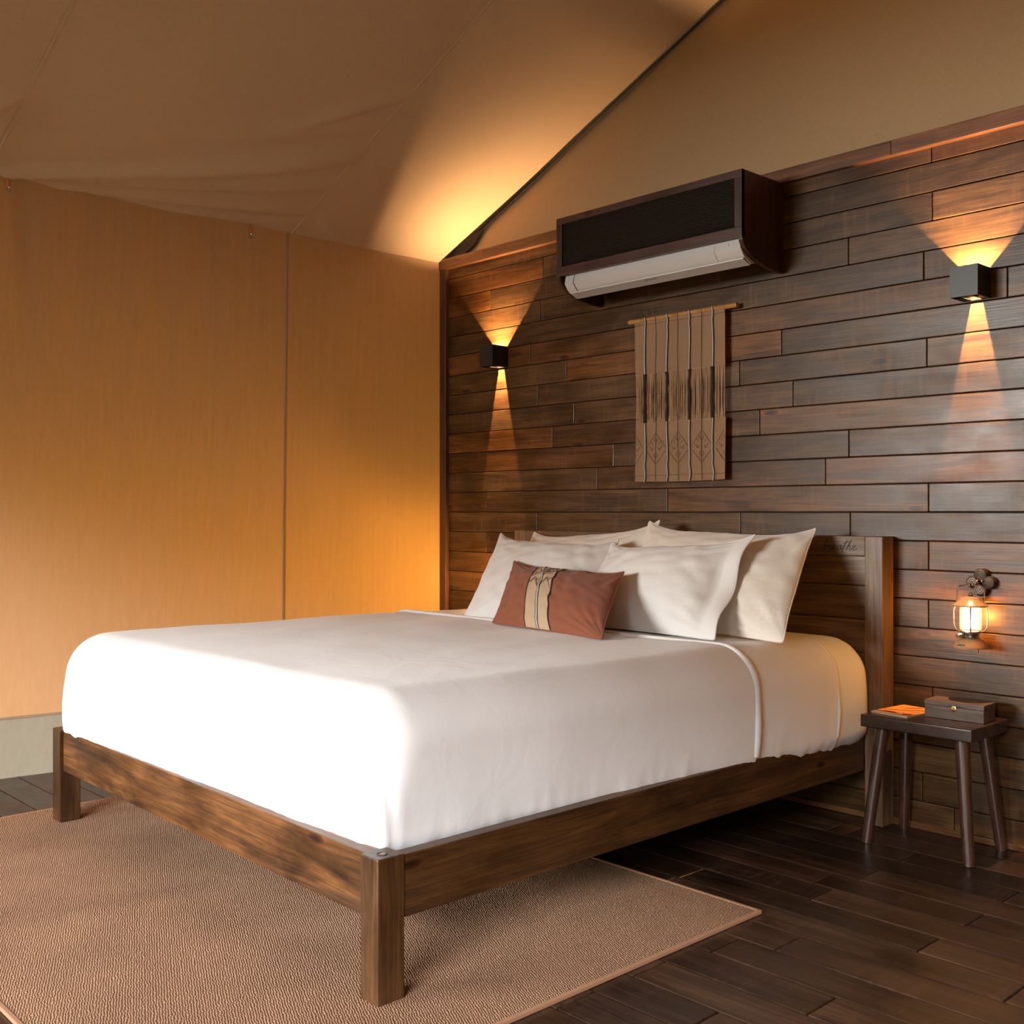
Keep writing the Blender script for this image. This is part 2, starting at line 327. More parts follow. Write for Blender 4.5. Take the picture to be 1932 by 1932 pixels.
# ---- floor planks
floor = struct(box('floor', -.75, XR, YF, .05, -.06, -.0085, M['joint_base'], bevel=0, center=False))
PW = .132
joints = {}
for px, py in ((1705,1620),(1638,1650),(1548,1687),(1746,1785),(1909,1690),(1547,1899),(1081,1888),(1226,1827),(1850,1728)):
    q = at(px, py, Z=0); k = int((-(q.y) + 1e-6 - (1.06 % PW)) // PW); joints.setdefault(k, []).append(q.x)
y_off = 1.06 % PW
k = -1
while True:
    y1 = -(y_off + k*PW); y0 = y1 - PW
    if y0 < YF: break
    y1 = min(y1, -.0)
    js = sorted(joints.get(k, []))
    xs = [-.72]; rnd = random.Random(100+k); x = -.72 + rnd.uniform(.25, 1.2)
    while x < XR - .3:
        if all(abs(x-j) > .45 for j in js): xs.append(x)
        x += rnd.uniform(.8, 1.5)
    xs = sorted(xs + js) + [XR]
    for a, b in zip(xs, xs[1:]):
        if b - a < .02: continue
        g = .0022; dz = rnd.uniform(-.0009, .0)
        box('plank', a+g, b-g, y0+g, y1-g, -.012, dz, M['floor_wood'], floor, bevel=.0022, seg=1)
    k += 1
# ---- timber wall behind the bed
wall_back = struct(box('wall_back', 0, XR, .016, .06, 0, 2.52, M['sub'], bevel=0, center=False))
PH = .105; L13 = 1.1495
def Lz(k): return L13 + (13-k)*PH
wj = {0:[1757],1:[1024.7],2:[1758.6,924],3:[1019,1600.5],4:[1742.6],5:[1900.6,1000],6:[1068.5,1474],7:[1014.5,1394.9,1748.5],8:[1083.4,1495.8],
      9:[1042.4,1433],10:[1157.5,1601.4],11:[1127,1557],12:[917.6,1259,1751.5],13:[1013.5,1396.6,1603.7],14:[917.6,1230,1751.6],15:[1100,1500],16:[1751.5,1300],
      17:[980,1480],18:[900,1290],19:[1759,1400],20:[1850],21:[1712],22:[1740],23:[1800]}
for k in range(0, 24):
    z1 = Lz(k) if k else 2.47; z0 = max(Lz(k+1), .0) if k < 23 else .0
    if k == 0: z1 = 2.50; z0 = Lz(1)
    js = sorted(at(p, 966, Y=0).x for p in wj.get(k, []))
    rnd = random.Random(40+k)
    x = max((js[-1] if js else 1.9) + rnd.uniform(1.1, 1.4), 3.15 + rnd.uniform(0, .5))
    while x < XR - .3: js.append(x); x += rnd.uniform(.7, 1.3)
    xs = [.01] + js + [XR]
    for a, b in zip(xs, xs[1:]):
        g = .0016; dy = rnd.uniform(0, .0016)
        box('plank', a+g, b-g, dy, .018, z0+g, z1-g, M['wall_wood'], wall_back, bevel=.0026, seg=2)
struct(box('trim_1', .0, .052, -.022, .02, 0, 2.49, M['trim_wood_z'], bevel=.004))
xs = [0, .36, 1.15, at(1680,300,Y=-.03).x, 3.9, 5.2, XR]
t2 = struct(empty('trim_2', (0, 0, 2.49)))
for a, b in zip(xs, xs[1:]):
    reparent(box('board', a+.0005, b-.0005, -.028, .03, 2.463, 2.518, M['trim_wood_x'], bevel=.0025), t2)
struct(box('baseboard_back', .05, XR, -.016, .0, 0, .022, M['trim_wood_x'], bevel=.004))

# ---- left canvas wall (leans out towards its foot away from the corner)
def lean(y): return -.155 * max(0, -y) if y < 0 else 0
def gauss(v, s): return math.exp(-(v/s)**2)
def wall_x(y, z):
    u = max(0, 1 - z/2.5)
    x = lean(y) * u**1.6
    # tension folds hanging from the eave, faint puckers
    f = 0
    for yc, sl, a in ((-2.25,.10,.016),(-1.95,-.05,.010),(-1.62,.04,.005),(-1.42,.02,.004),(-3.0,.1,.014),(-3.6,-.1,.012),(-4.4,.05,.014)):
        f += a*gauss(y - yc - sl*(2.5-z), .05)*max(0, 1-(2.5-z)/.75)
    x -= f
    x += .006*mnoise.noise((y*1.7, z*.7, 3.1)) + .0025*mnoise.noise((y*7, z*.8, 1.3))
    return x
def wall_grid(name, z0, z1, m, nz, x_off=0, y0=YF, y1=.0, ny=240):
    vs, fs = [], []
    for j in range(nz+1):
        z = z0 + (z1-z0)*j/nz
        for i in range(ny+1):
            y = y1 + (y0-y1)*i/ny
            vs.append((wall_x(y, z) + x_off, y, z))
    for j in range(nz):
        for i in range(ny):
            a = j*(ny+1)+i; fs.append((a, a+1, a+ny+2, a+ny+1))
    return mesh(name, vs, fs, m, smooth=True)
BZ = .268
wall_left = struct(wall_grid('wall_left', BZ, 2.506, M['canvas'], 90))
def sub(o, p): o.parent = p; return o
sub(wall_grid('lower_border', 0.0, BZ, M['border'], 8), wall_left)
sub(wall_grid('border_hem', BZ-.006, BZ+.006, M['seam'], 1, .002), wall_left)
# vertical seams: a felled double line with a rolled edge
def seam_line(y_at, name='seam'):
    vs, fs = [], []; n = 60; prof = ((-.008,.0),(-.007,.0012),(-.002,.0018),(.0,.003),(.003,.003),(.004,.0016),(.007,.0012),(.008,.0))
    for j in range(n+1):
        z = BZ*.0 + 2.5*j/n; y = y_at(z)
        for dy, dx in prof: vs.append((wall_x(y, z)+dx+.001, y+dy, z))
    w_ = len(prof)
    for j in range(n):
        for i in range(w_-1):
            a = j*w_+i; fs.append((a, a+w_, a+w_+1, a+1))
    return sub(mesh(name, vs, fs, M['seam'], smooth=True), wall_left)
def y_seam(z):
    # the seam drops almost plumb in the wall
    px = 541.5 - 8.5*(1 - z/2.5)
    y = -.95
    for _ in range(12):
        lat = (px-966)/2050; dx = -.7293+lat*.6842; dy = .6842+lat*.7293
        t = (wall_x(y, z)-CX)/dx; y = CY + dy*t
    return y
seam_line(y_seam); seam_line(lambda z: -2.36); seam_line(lambda z: -3.7)

# ---- roof lining
def rp_(px, py):
    lat = (px-966)/2050; up = (966-py)/2050; dx = -.7293+lat*.6842; dy = .6842+lat*.7293
    t = (2.506+.4365*CX-CZ)/(up-.4365*dx); return (CX+dx*t, CY+dy*t)
FOLDS_L = [(rp_(*a), rp_(*b), w0, w1, amp) for a, b, w0, w1, amp in (
    ((8,326),(692,300),.02,.07,.016), ((10,330),(640,352),.02,.05,.013), ((60,345),(590,402),.02,.05,.010), ((170,372),(560,428),.02,.035,.006),
    ((790,182),(712,276),.022,.03,.014), ((560,226),(792,176),.05,.035,.008), ((420,246),(720,240),.08,.06,.006), ((400,290),(700,292),.06,.05,.005), ((-60,230),(60,165),.05,.05,.010))]
FOLDS_R = [(rp_(*a), rp_(*b), w0, w1, amp) for a, b, w0, w1, amp in (((700,302),(722,350),.02,.05,.006), ((600,402),(640,448),.02,.04,.006), ((930,10),(925,40),.02,.04,.006))]
def wrinkle(x, y):
    """sag and tension folds of the lining between the seams at y=-.95 and y=-2.34"""
    d = 0
    def seg(a, b, w0, w1, amp):
        ax, ay = a; bx, by = b; vx, vy = bx-ax, by-ay; L2 = vx*vx+vy*vy
        t = max(0, min(1, ((x-ax)*vx+(y-ay)*vy)/L2)); s = 1 if (x-ax)*vy-(y-ay)*vx > 0 else -1
        dist = math.hypot(x-ax-t*vx, y-ay-t*vy); w_ = w0+(w1-w0)*t
        # one-sided: sharp crease then long relax
        fade = math.sin(math.pi*min(1, max(0, t*.9+.08)))**.6
        return amp*fade*math.exp(-(dist/(w_*(1. if s > 0 else .45)))**1.6)
    for a, b, w0, w1, amp in (FOLDS_L if y < -.93 else FOLDS_R): d += seg(a, b, w0, w1, amp)
    return d*2.6
def roof_panel(name, x0, x1, y0, y1, nx, ny, m, dz=0, wr=True):
    vs, fs = [], []
    for i in range(nx+1):
        x = x0+(x1-x0)*i/nx
        for j in range(ny+1):
            y = y0+(y1-y0)*j/ny
            z = roof_z(x)+dz
            if wr:
                # slight slack between the supporting seams
                for a, b in ((-.95,0),(-2.34,-.95),(-3.7,-2.34),(-5.9,-3.7)):
                    if a <= y <= b: z -= (.012 if a > -1 else .03)*math.sin(math.pi*(y-a)/(b-a))*min(1, (x-x0)/.4)
                z -= wrinkle(x, y) if x < RIDGE else 0
                z += .004*mnoise.noise((x*2, y*2, .5))
            vs.append((x, y, z))
    for i in range(nx):
        for j in range(ny):
            a = i*(ny+1)+j; fs.append((a, a+ny+1, a+ny+2, a+1))
    return mesh(name, vs, fs, m, smooth=True)
ceiling = struct(roof_panel('ceiling', 0, RIDGE, YF, -.004, 150, 320, M['roof']))
sub(roof_panel('roof_slope', RIDGE, XR-.05, YF, 0, 30, 40, M['roof'], wr=False), ceiling)
for ys in (-.95, -2.34, -3.7):
    pts = []
    for i in range(61):
        x = .0 + (RIDGE-.0)*i/60
        pts.append((x, ys, roof_z(x) + .004*mnoise.noise((x*2, ys*2, .5)) - .003))
    vs, fs = [], []
    for p in pts:
        for dy, dz in ((-.008,.001),(-.006,-.0005),(-.002,-.0008),(0,-.003),(.002,-.003),(.003,-.0008),(.006,-.0005),(.008,.001)):
            vs.append((p[0], p[1]+dy, p[2]+dz - (wrinkle(p[0], p[1]+dy) if dy < 0 else 0)*0))
    for i in range(60):
        for j in range(7):
            a = i*8+j; fs.append((a, a+1, a+9, a+8))
    sub(mesh('seam', vs, fs, M['roof'], smooth=True), ceiling)
# gable canvas above the timber wall
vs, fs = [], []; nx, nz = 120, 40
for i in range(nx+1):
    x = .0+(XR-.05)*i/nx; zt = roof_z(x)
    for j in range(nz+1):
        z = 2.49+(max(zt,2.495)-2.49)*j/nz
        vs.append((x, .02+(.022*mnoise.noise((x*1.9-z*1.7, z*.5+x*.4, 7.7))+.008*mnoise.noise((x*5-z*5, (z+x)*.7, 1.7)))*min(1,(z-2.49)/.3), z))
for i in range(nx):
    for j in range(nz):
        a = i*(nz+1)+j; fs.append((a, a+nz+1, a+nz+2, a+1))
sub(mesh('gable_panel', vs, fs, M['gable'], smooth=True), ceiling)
# dark welt where roof and gable meet, plus a dark sheet as the shaded gap at the corner post
gp = [(x, -.006, roof_z(x)-.012) for x in [i*.1 for i in range(1, 33)]]
sub(tube('welt', [(.03,-.012,2.512)]+gp, [.003]+[.0055]*32, M['piping'], n=6), ceiling)
vs = [(.0,-.02,2.520),(.06,-.006,2.521),(.17,-.004,2.523),(.26,-.003,2.558),(.34,-.004,2.632),(.20,-.02,2.588),(.10,-.022,2.548)]
sub(mesh('gap_shade', vs, [(0,1,2,3,4,5,6)], M['piping']), ceiling)
# outer fly sheet shading the walls
vs = [(-1.05, YF-.9, 2.14), (-1.05, .6, 2.14), (RIDGE, .6, 4.25), (RIDGE, YF-.9, 4.25), (XR+.95, YF-.9, 2.28), (XR+.95, .6, 2.28)]
sub(mesh('fly_sheet', vs, [(0,1,2,3),(3,2,5,4)], M['fly']), ceiling)
# right and front canvas walls (out of the picture, they close the room)
struct(mesh('wall_right', [(XR,0,0),(XR,YF,0),(XR,YF,2.52),(XR,0,2.52)], [(0,1,2,3)], M['canvas']))
DX0, DX1, DZ = -.35, 6.1, 2.46
V = [(-.9,YF,0),(DX0,YF,0),(DX0,YF,2.506),(-.9,YF,2.506),(DX1,YF,0),(XR,YF,0),(XR,YF,2.506),(DX1,YF,2.506),(DX0,YF,DZ),(DX1,YF,DZ),(RIDGE,YF,4.25),(0,YF,2.506)]
struct(mesh('wall_front', V, [(0,1,2,3),(4,5,6,7),(8,9,7,2),(11,2,7,6,10)], M['roof']))
d1 = struct(empty('door_1', ((DX0+DX1)/2, YF, 0)))
for x in (DX0, DX1): reparent(box('jamb', x-.04, x+.04, YF-.05, YF+.05, 0, DZ, M['trim_wood_z']), d1)
reparent(box('lintel', DX0, DX1, YF-.05, YF+.05, DZ-.04, DZ+.05, M['trim_wood_x']), d1)
struct(mesh('ground', [(-60,-80,-.45),(60,-80,-.45),(60,60,-.45),(-60,60,-.45)], [(0,1,2,3)], M['earth']))
struct(box('porch_deck', -.5, 6.6, YF-2.0, YF-.02, -.06, -.01, M['deck'], bevel=0))

# ================================================================== RUG
vs, fs = [], []; nx, ny = 150, 110
def crease(x, y, a, b, wd):
    vx, vy = b[0]-a[0], b[1]-a[1]; t = max(0, min(1, ((x-a[0])*vx+(y-a[1])*vy)/(vx*vx+vy*vy)))
    dd = math.hypot(x-a[0]-t*vx, y-a[1]-t*vy); return math.sin(math.pi*t)*math.exp(-(dd/wd)**2)
CR = [((at(0,1775,Z=0).x-1.56, at(0,1775,Z=0).y+2.025), (at(420,1672,Z=0).x-1.56, at(420,1672,Z=0).y+2.025)), ((at(0,1640,Z=0).x-1.56, at(0,1640,Z=0).y+2.025), (at(330,1590,Z=0).x-1.56, at(330,1590,Z=0).y+2.025))]
for j in range(ny+1):
    for i in range(nx+1):
        x = -1.235+2.47*i/nx; y = -.895+1.79*j/ny
        e_ = min(1, (1.235-abs(x))/.08, (.895-abs(y))/.08)
        z = .009 + e_*(.0035*(mnoise.noise((x*2.2, y*2.2, 1.))+.3) + .010*crease(x,y,*CR[0],.05) - .004*crease(x,y-.03,*CR[0],.03) + .007*crease(x,y,*CR[1],.09))
        vs.append((x, y, max(z, .006)))
for j in range(ny):
    for i in range(nx):
        a = j*(nx+1)+i; fs.append((a, a+1, a+nx+2, a+nx+1))
b0 = len(vs); vs += [(-1.235,-.895,0),(1.235,-.895,0),(1.235,.895,0),(-1.235,.895,0)]; fs.append((b0+3,b0+2,b0+1,b0))
rug = mesh('rug', vs, fs, M['rug'], smooth=True, loc=(1.560, -2.025, .0005), rot=(0,0,R(-.3)))
tag(rug, 'woven tan sisal rug lying under the foot of the bed', 'rug')
hem_ = M['border_rug'] = plain('rug_binding', (.42,.22,.12), .9)
for s in (-1, 1):
    box('binding', s*1.235-.006, s*1.235+.006, -.9, .9, .0, .0105, hem_, rug, bevel=.002)
    box('binding', -1.235, 1.235, s*.895-.006, s*.895+.006, .0, .0105, hem_, rug, bevel=.002)

# ================================================================== BED
RZ = .0095
bed = tag(empty('bed', (1.55, -1.2, 0)), 'dark stained wooden double bed with square posts and panelled headboard', 'bed')
def B(o): return reparent(o, bed)
def post(x0, y0):
    cx, cy = x0+.035, y0+.0385
    bm = bmesh.new(); add_box(bm, -.035, .035, -.0385, .0385, -.17, .17)
    p = bm_obj('post', bm, M['bed_z'], loc=(cx, cy, RZ+.1695), bevel=.0035); B(p)
    # counter-bored bolt hole with a pale washer in it
    h = lathe('bolt_hole', [(.0125,-.001),(.0125,.0006),(.0115,.0006),(.0108,-.001)], M['piping'], p, n=20, loc=(.004,-.004,.1705))
    h2 = lathe('washer', [(.0078,-.0004),(.0078,.0010),(.0,.0010)], M['spiral'], p, n=18, loc=(.0055,-.002,.1705))
    return p
post(2.481, -2.296); post(.469, -2.262)
def foot(x): return -2.262-.034*(x-.504)/2.01
bm = bmesh.new()
x0, x1 = .53, 2.487
vs = [bm.verts.new(p) for p in ((x0,foot(x0)+.014,.197),(x1,foot(x1)+.014,.197),(x1,foot(x1)+.054,.197),(x0,foot(x0)+.054,.197),
                                (x0,foot(x0)+.014,.3475),(x1,foot(x1)+.014,.3475),(x1,foot(x1)+.054,.3475),(x0,foot(x0)+.054,.3475))]
for f in ((0,3,2,1),(4,5,6,7),(0,1,5,4),(1,2,6,5),(2,3,7,6),(3,0,4,7)): bm.faces.new([vs[i] for i in f])
B(bm_obj('foot_rail', bm, M['bed_x'], bevel=.003))
B(box('side_rail', 2.508, 2.548, -2.23, -.09, .197, .345, M['bed_y'], bevel=.003))
B(box('side_rail', .482, .522, -2.20, -.09, .197, .345, M['bed_y'], bevel=.003))
B(box('platform', .52, 2.50, -2.22, -.09, .262, .282, M['sub'], bevel=0))
# headboard
hb = B(empty('headboard', (1.673, -.048, 0)))
HX0, HX1, HY0, HY1, HZ = .667, 2.620, -.088, -.006, 1.060
def H(o): o.parent = hb; o.location = Vector(o.location) - Vector((1.673,-.048,0)); return o
H(box('stile', HX1-.070, HX1, HY0, HY1, .0, HZ, M['head_lit_z'], bevel=.003))
H(box('stile', HX0, HX0+.070, HY0, HY1, .0, HZ, M['head_lit_z'], bevel=.003))
H(box('top_rail', HX0+.070, HX1-.070, HY0, HY1, .987, HZ, M['head_lit_x'], bevel=.003))
zz = [.987, .877, .752, .628, .50, .37, .25]
for a, b in zip(zz[1:], zz):
    H(box('panel_board', HX0+.068, HX1-.068, HY0+.013, HY1-.01, a+.001, b-.001, M['head_lit_x'], bevel=.003))
# carved lettering
def letters():
    """breathe, in a slanted running hand: one stroke list per letter, unit = x-height"""
    b = [[(-.1,.05),(.35,1.2),(.55,2.0),(.35,2.15),(.15,1.4),(.08,.4),(.25,.02),(.6,.15),(.75,.6),(.55,.85),(.35,.6),(.9,.55)]]
    r = [[(-.1,.55),(.15,.75),(.25,1.0),(.35,.8),(.65,.85),(.5,.3),(.65,.02),(1.0,.25)]]
    e = [[(-.1,.25),(.35,.4),(.65,.75),(.5,1.0),(.22,.8),(.15,.35),(.35,.03),(.75,.1),(1.1,.45)]]
    a = [[(.75,.85),(.5,1.0),(.2,.7),(.12,.25),(.35,.03),(.65,.4),(.85,.95),(.75,.4),(.8,.08),(1.15,.35)]]
    t = [[(-.1,.25),(.45,1.2),(.75,2.0),(.35,.6),(.05,-.6)], [(.0,1.35),(1.3,1.75)]]
    h = [[(-.15,.1),(.35,1.1),(.85,2.1),(.45,1.0),(.12,.0),(.35,.65),(.7,.95),(.72,.6),(.65,.1),(.85,.02),(1.15,.35)]]
    return [(b,.0),(r,.85),(e,1.75),(a,2.85),(t,3.9),(h,4.75),(e,5.9)]
bm = bmesh.new(); U = .0185
for strokes, ox in letters():
    for s in strokes:
        P = [((x+ox+y*.18)*U*1.07, 0, y*U) for x, y in s]
        tube_bm(bm, spline(P, 6), .0011, n=5)
B_txt = bm_obj('carved_lettering', bm, M['ink'], smooth=True, loc=(2.522-7.0*U*1.07-.004, HY0-.0002, 1.0075))
H(B_txt); B_txt['label'] = 'the word breathe carved in a running hand'

# ---- mattress and bed linen: rounded slabs, one layer over the other
MX0, MX1, MY0, MY1, MZ0, MZ1 = .497, 2.447, -2.232, -.105, .285, .690
def shear(y): return .058*(y - MY0)/1.0
def slab(name, grow, m, yclip, seed, wr=.004, crease=False, foot_on=True, ztop=0, n=(150, 170, 34)):
    x0, x1, y0, y1, z0, z1 = MX0-grow, MX1+grow, MY0-grow, MY1+(grow if False else 0), MZ0, MZ1+grow+ztop
    rt, rb, rc = .135, .07, .11
    nx, ny, nz = n; verts = {}; vs = []; fs = []
    def P(i, j, k):
        if (i, j, k) in verts: return verts[(i, j, k)]
        x = x0+(x1-x0)*i/nx; y = y0+(y1-y0)*j/ny; z = z0+(z1-z0)*k/nz
        # round plan corners
        cx = min(max(x, x0+rc), x1-rc); cy = min(max(y, y0+rc), y1-rc*.6)
        # vertical profile: big radius on top, small below
        h_ = min(1, max(0, (z-z0-.08)/(z1-z0-.16))); r = rb+(rt-rb)*h_*h_*(3-2*h_)
        ix = min(max(x, x0+r), x1-r); iy = min(max(y, y0+r), y1-r*.5); iz = min(max(z, z0+min(r,rb+.02)), z1-rt)
        d = Vector((x-ix, (y-iy), z-iz))
        if d.length > 1e-9:
            mxx = max(abs(x-ix), abs(y-iy), abs(z-iz)); 
            q = Vector((ix, iy, iz)) + d.normalized()*r if mxx > 1e-9 else Vector((x,y,z))
            # only points beyond the inner box are pulled to the sphere of radius r
            dd = Vector(((x-ix), (y-iy), (z-iz)))
            s = mxx/ r
            q = Vector((ix, iy, iz)) + dd.normalized()*(r*s)
        else: q = Vector((x, y, z))
        nrm = d.normalized() if d.length > 1e-6 else Vector((0,0,1 if k == nz else 0))
        if i == 0 and d.length < 1e-6: nrm = Vector((-1,0,0))
        # pillowy sides and crowned top
        fz = math.sin(math.pi*min(1,max(0,(q.z-z0)/(z1-z0))))
        side = 0.014*fz
        if abs(q.x-x0) < rt: q.x -= side*(1-abs(q.x-x0)/rt)
        if abs(q.x-x1) < rt: q.x += side*(1-abs(q.x-x1)/rt)
        if abs(q.y-y0) < rt: q.y -= side*.6*(1-abs(q.y-y0)/rt)
        n1 = mnoise.noise((q.x*3.1, q.y*3.1, q.z*3.1+seed)); n2 = mnoise.noise((q.x*9, q.y*5, q.z*5+seed))
        q += nrm*(wr*n1 + wr*.35*n2)
        # gathers where the cloth is tucked in
        low = max(0, 1-(q.z-z0)/.14)
        q += nrm*low*(.006*mnoise.noise((q.x*14, q.y*14, seed)) + .004*mnoise.noise((q.x*34, q.y*34, seed)))
        q.z += low*.016*mnoise.noise((q.x*9, q.y*9, seed+5))
        if crease and q.x > x1-.06 and q.y < y0+.30:
            yy = y0 + .045 + .10*max(0, (.47-q.z))  # hospital corner fold running down and away
            w_ = max(0, min(1, (.62-q.z)/.12))
            v = q.y-yy
            q.x += w_*(-.006*math.exp(-(v/.009)**2) + .004*math.exp(-((v+.022)/.014)**2))
            v2 = q.y-(y0+.012+.02*(.5-q.z)); q.x += w_*(-.002*math.exp(-(v2/.008)**2))
        q.x += shear(q.y)
        verts[(i,j,k)] = len(vs); vs.append(q); return verts[(i,j,k)]
    def face(a, b, c, d):
        ys = (y0+(y1-y0)*(a[1]+c[1])/2/ny)
        if yclip[0] <= ys <= yclip[1]: fs.append((P(*a), P(*b), P(*c), P(*d)))
    for i in range(nx):
        for j in range(ny): face((i,j,nz),(i+1,j,nz),(i+1,j+1,nz),(i,j+1,nz))
    for k in range(nz):
        for j in range(ny):
            face((0,j,k),(0,j,k+1),(0,j+1,k+1),(0,j+1,k)); face((nx,j,k),(nx,j+1,k),(nx,j+1,k+1),(nx,j,k+1))
        for i in range(nx):
            face((i,0,k),(i+1,0,k),(i+1,0,k+1),(i,0,k+1)); face((i,ny,k),(i,ny,k+1),(i+1,ny,k+1),(i+1,ny,k))
    return mesh(name, vs, fs, m, smooth=True)
mat_o = slab('mattress', 0, M['white'], (-9, 9), 1.0, n=(60, 70, 20), wr=.002)
tag(mat_o, 'mattress in a white fitted sheet, bare at the headboard end', 'mattress')
sheet = slab('flat_sheet', .007, M['white'], (-.86, -.315), 2.0, wr=.004)
tag(sheet, 'white flat sheet strip showing between the duvet and the bare mattress end', 'sheet')
HEM = -.79
duvet = slab('duvet', .015, M['white'], (-9, HEM), 3.0, wr=.005, crease=True)
tag(duvet, 'large smooth white coverlet tucked over the foot and sides of the bed', 'coverlet')
# turned hem: a raised rolled edge that follows the section of the bed
def section(y, grow, lift, n=26):
    x0, x1, z0, z1 = MX0-grow, MX1+grow, MZ0, MZ1+grow; r = .135; P = []
    P += [(x0-.012, .36), (x0-.014, .46)]
    for i in range(9):
        a = math.pi - i*math.pi/16; P.append((x0+r+math.cos(a)*(r+lift+.008*(1-i/8)), z1-r+math.sin(a)*(r+lift)))
    for i in range(1, n): P.append((x0+r+(x1-x0-2*r)*i/n, z1+lift))
    for i in range(9):
        a = math.pi/2 - i*math.pi/16; P.append((x1-r+math.cos(a)*(r+lift+.008*i/8), z1-r+math.sin(a)*(r+lift)))
    P += [(x1+.016, .46), (x1+.013, .40), (x1+.006, .355)]
    return [Vector((x+shear(y), y+.012*mnoise.noise((x*2, 0, 4.)), z)) for x, z in P]
def strip(name, y, grow, lift, w_, m, parent, h=.006):
    C_ = section(y, grow, lift); vs, fs = [], []
    prof = [(-w_/2,-.004),(-w_*.4,h*.8),(0,h),(w_*.4,h*.8),(w_/2,-.004)]
    for i, c in enumerate(C_):
        a = C_[max(0,i-1)]; b = C_[min(len(C_)-1,i+1)]; t = (b-a).normalized(); nn = Vector((-t.z, 0, t.x))
        for dy, dn in prof:
            vs.append(c + Vector((0,dy,0)) + nn*dn + nn*.0015*mnoise.noise((c.x*20, dy*40, c.z*20)))
    k = len(prof)
    for i in range(len(C_)-1):
        for j in range(k-1):
            a = i*k+j; fs.append((a, a+1, a+k+1, a+k))
    o = mesh(name, vs, fs, m, parent, smooth=True); return o
strip('turned_hem', HEM+.004, .015, .002, .030, M['white'], duvet, h=.006)
strip('hem', -.317, .007, -.001, .012, M['white'], sheet, h=.0025)

# ================================================================== PILLOWS
def pillow(name, TL, TR, BR, BL, T, m, label, group=None, flap=None, seed=0, k=.06, kv=.24, cat='pillow', n=44, sag=.0, band=None, tuck=.0, power=2.4):
    TL, TR, BR, BL = map(Vector, (TL, TR, BR, BL)); c = (TL+TR+BR+BL)/4
    nrm = ((TR-TL)+(BR-BL)).cross((TL-BL)+(TR-BR)).normalized()
    if nrm.y > 0: nrm = -nrm
    root = None
    def F(u, v, side):
        """u,v in -1..1; side +1 front, -1 back"""
        uu = u*(1-k*(1-abs(v)**5)); vv = v*(1-(kv if v > 0 else kv*.18)*(1-abs(u)**4.5)); cr0 = 1-.035*(abs(u*v)**14); uu *= cr0; vv *= cr0
        s, t = (uu+1)/2, (vv+1)/2
        p = (BL*(1-s)+BR*s)*(1-t) + (TL*(1-s)+TR*s)*t
        ua = u
        if flap == 'R': ua = -1 + (u+1)/(1.80)*2 if u < .80 else 1.0
        prof = max(0, 1-abs(ua)**power)**.6 * max(0, 1-abs(v)**power)**.72
        th = T*prof
        if flap == 'R' and u > .70:
            q = (u-.70)/.30
            th = max(th, .010*math.sqrt(max(0,1-abs(v)**4))*math.sqrt(max(0,1-max(0,q*2-1)**2)))
            p = p + nrm*(.030*math.sin(v*5.0+seed)*q*.6*(1-v*v*.5))
        w1 = mnoise.noise((u*1.8+seed, v*1.8, side*3.)); w2 = mnoise.noise((u*6+seed, v*5, side*3.+9))
        # puckers running from the corners
        cr = abs(u*v)**1.5
        w3 = math.sin(math.atan2(abs(v)-1.05, abs(u)-1.05)*22+seed)*cr
        th = th*(1+.10*w1) + (.009*w2 + .009*w3)*min(1, prof*3)
        p = p + nrm*side*th
        p.z -= sag*(1-abs(v))*0
        return p
    vs, fs = [], []; idx = {}
    def vid(i, j, side):
        e = i in (0, n) or j in (0, n)
        key = (i, j, 0 if e else side)
        if key not in idx:
            # denser towards the edges
            u = math.sin((i/n-.5)*math.pi); v = math.sin((j/n-.5)*math.pi)
            idx[key] = len(vs); q = F(u, v, side)-c; vs.append(q)
        return idx[key]
    bandf = []
    for side in (1, -1):
        for i in range(n):
            for j in range(n):
                f = (vid(i,j,side), vid(i+1,j,side), vid(i+1,j+1,side), vid(i,j+1,side))
                fs.append(f if side > 0 else f[::-1])
    o = mesh(name, vs, fs, m, smooth=True, loc=c)
    # seam piping round the edge
    ed = []
    N = 26
    for a, b in (((-1,-1),(1,-1)),((1,-1),(1,1)),((1,1),(-1,1)),((-1,1),(-1,-1))):
        for q in range(N):
            s_ = math.sin((q/N-.5)*math.pi)/2+.5
            u = a[0]+(b[0]-a[0])*s_; v = a[1]+(b[1]-a[1])*s_; ed.append(F(u, v, 1)-c)
    tube('edge_seam', ed, .0028, m, o, n=5, closed=True)
    tag(o, label, cat, group)
    return o, F, c, nrm
cr_ = M['cream']
pillow('pillow', at(1006,1002,Y=-.13), at(1250,978,Y=-.14), Vector((1.70,-.40,.70)), Vector((.84,-.38,.70)), .085, cr_, 'cream pillow at the back on the left, behind the others against the headboard', seed=1)
pillow('pillow', at(1222,980,Y=-.15), at(1546,994,Y=-.155), at(1482,1216,Z=.705), Vector((1.62,-.42,.70)), .092, cr_, 'cream pillow at the back on the right, nearest the carved lettering', seed=2.3, k=.055, kv=.22)
pillow('pillow', at(943,1003,Y=-.34), at(1172,1016,Y=-.32), Vector((1.70,-.62,.702)), at(870,1166,Z=.70), .09, M['white'], 'white pillow leaning in front on the left, behind the rust cushion', seed=4.1)
pillow('pillow', at(1152,1022,Y=-.36), at(1430,1003,Y=-.35), at(1352,1211,Z=.702), Vector((1.60,-.66,.702)), .095, M['white'], 'white pillow in front on the right with a loose open end', seed=5.2, flap='R')
cush, CF, cc, cn = pillow('cushion', at(968,1056,Y=-.60), at(1182,1077,Y=-.66), at(1138,1208,Z=.708), at(926,1176,Z=.708), .078, M['rust'], 'small rust brown lumbar cushion with a patterned tan band', cat='cushion', seed=8.8, k=.06, kv=.20, n=60, power=2.0)
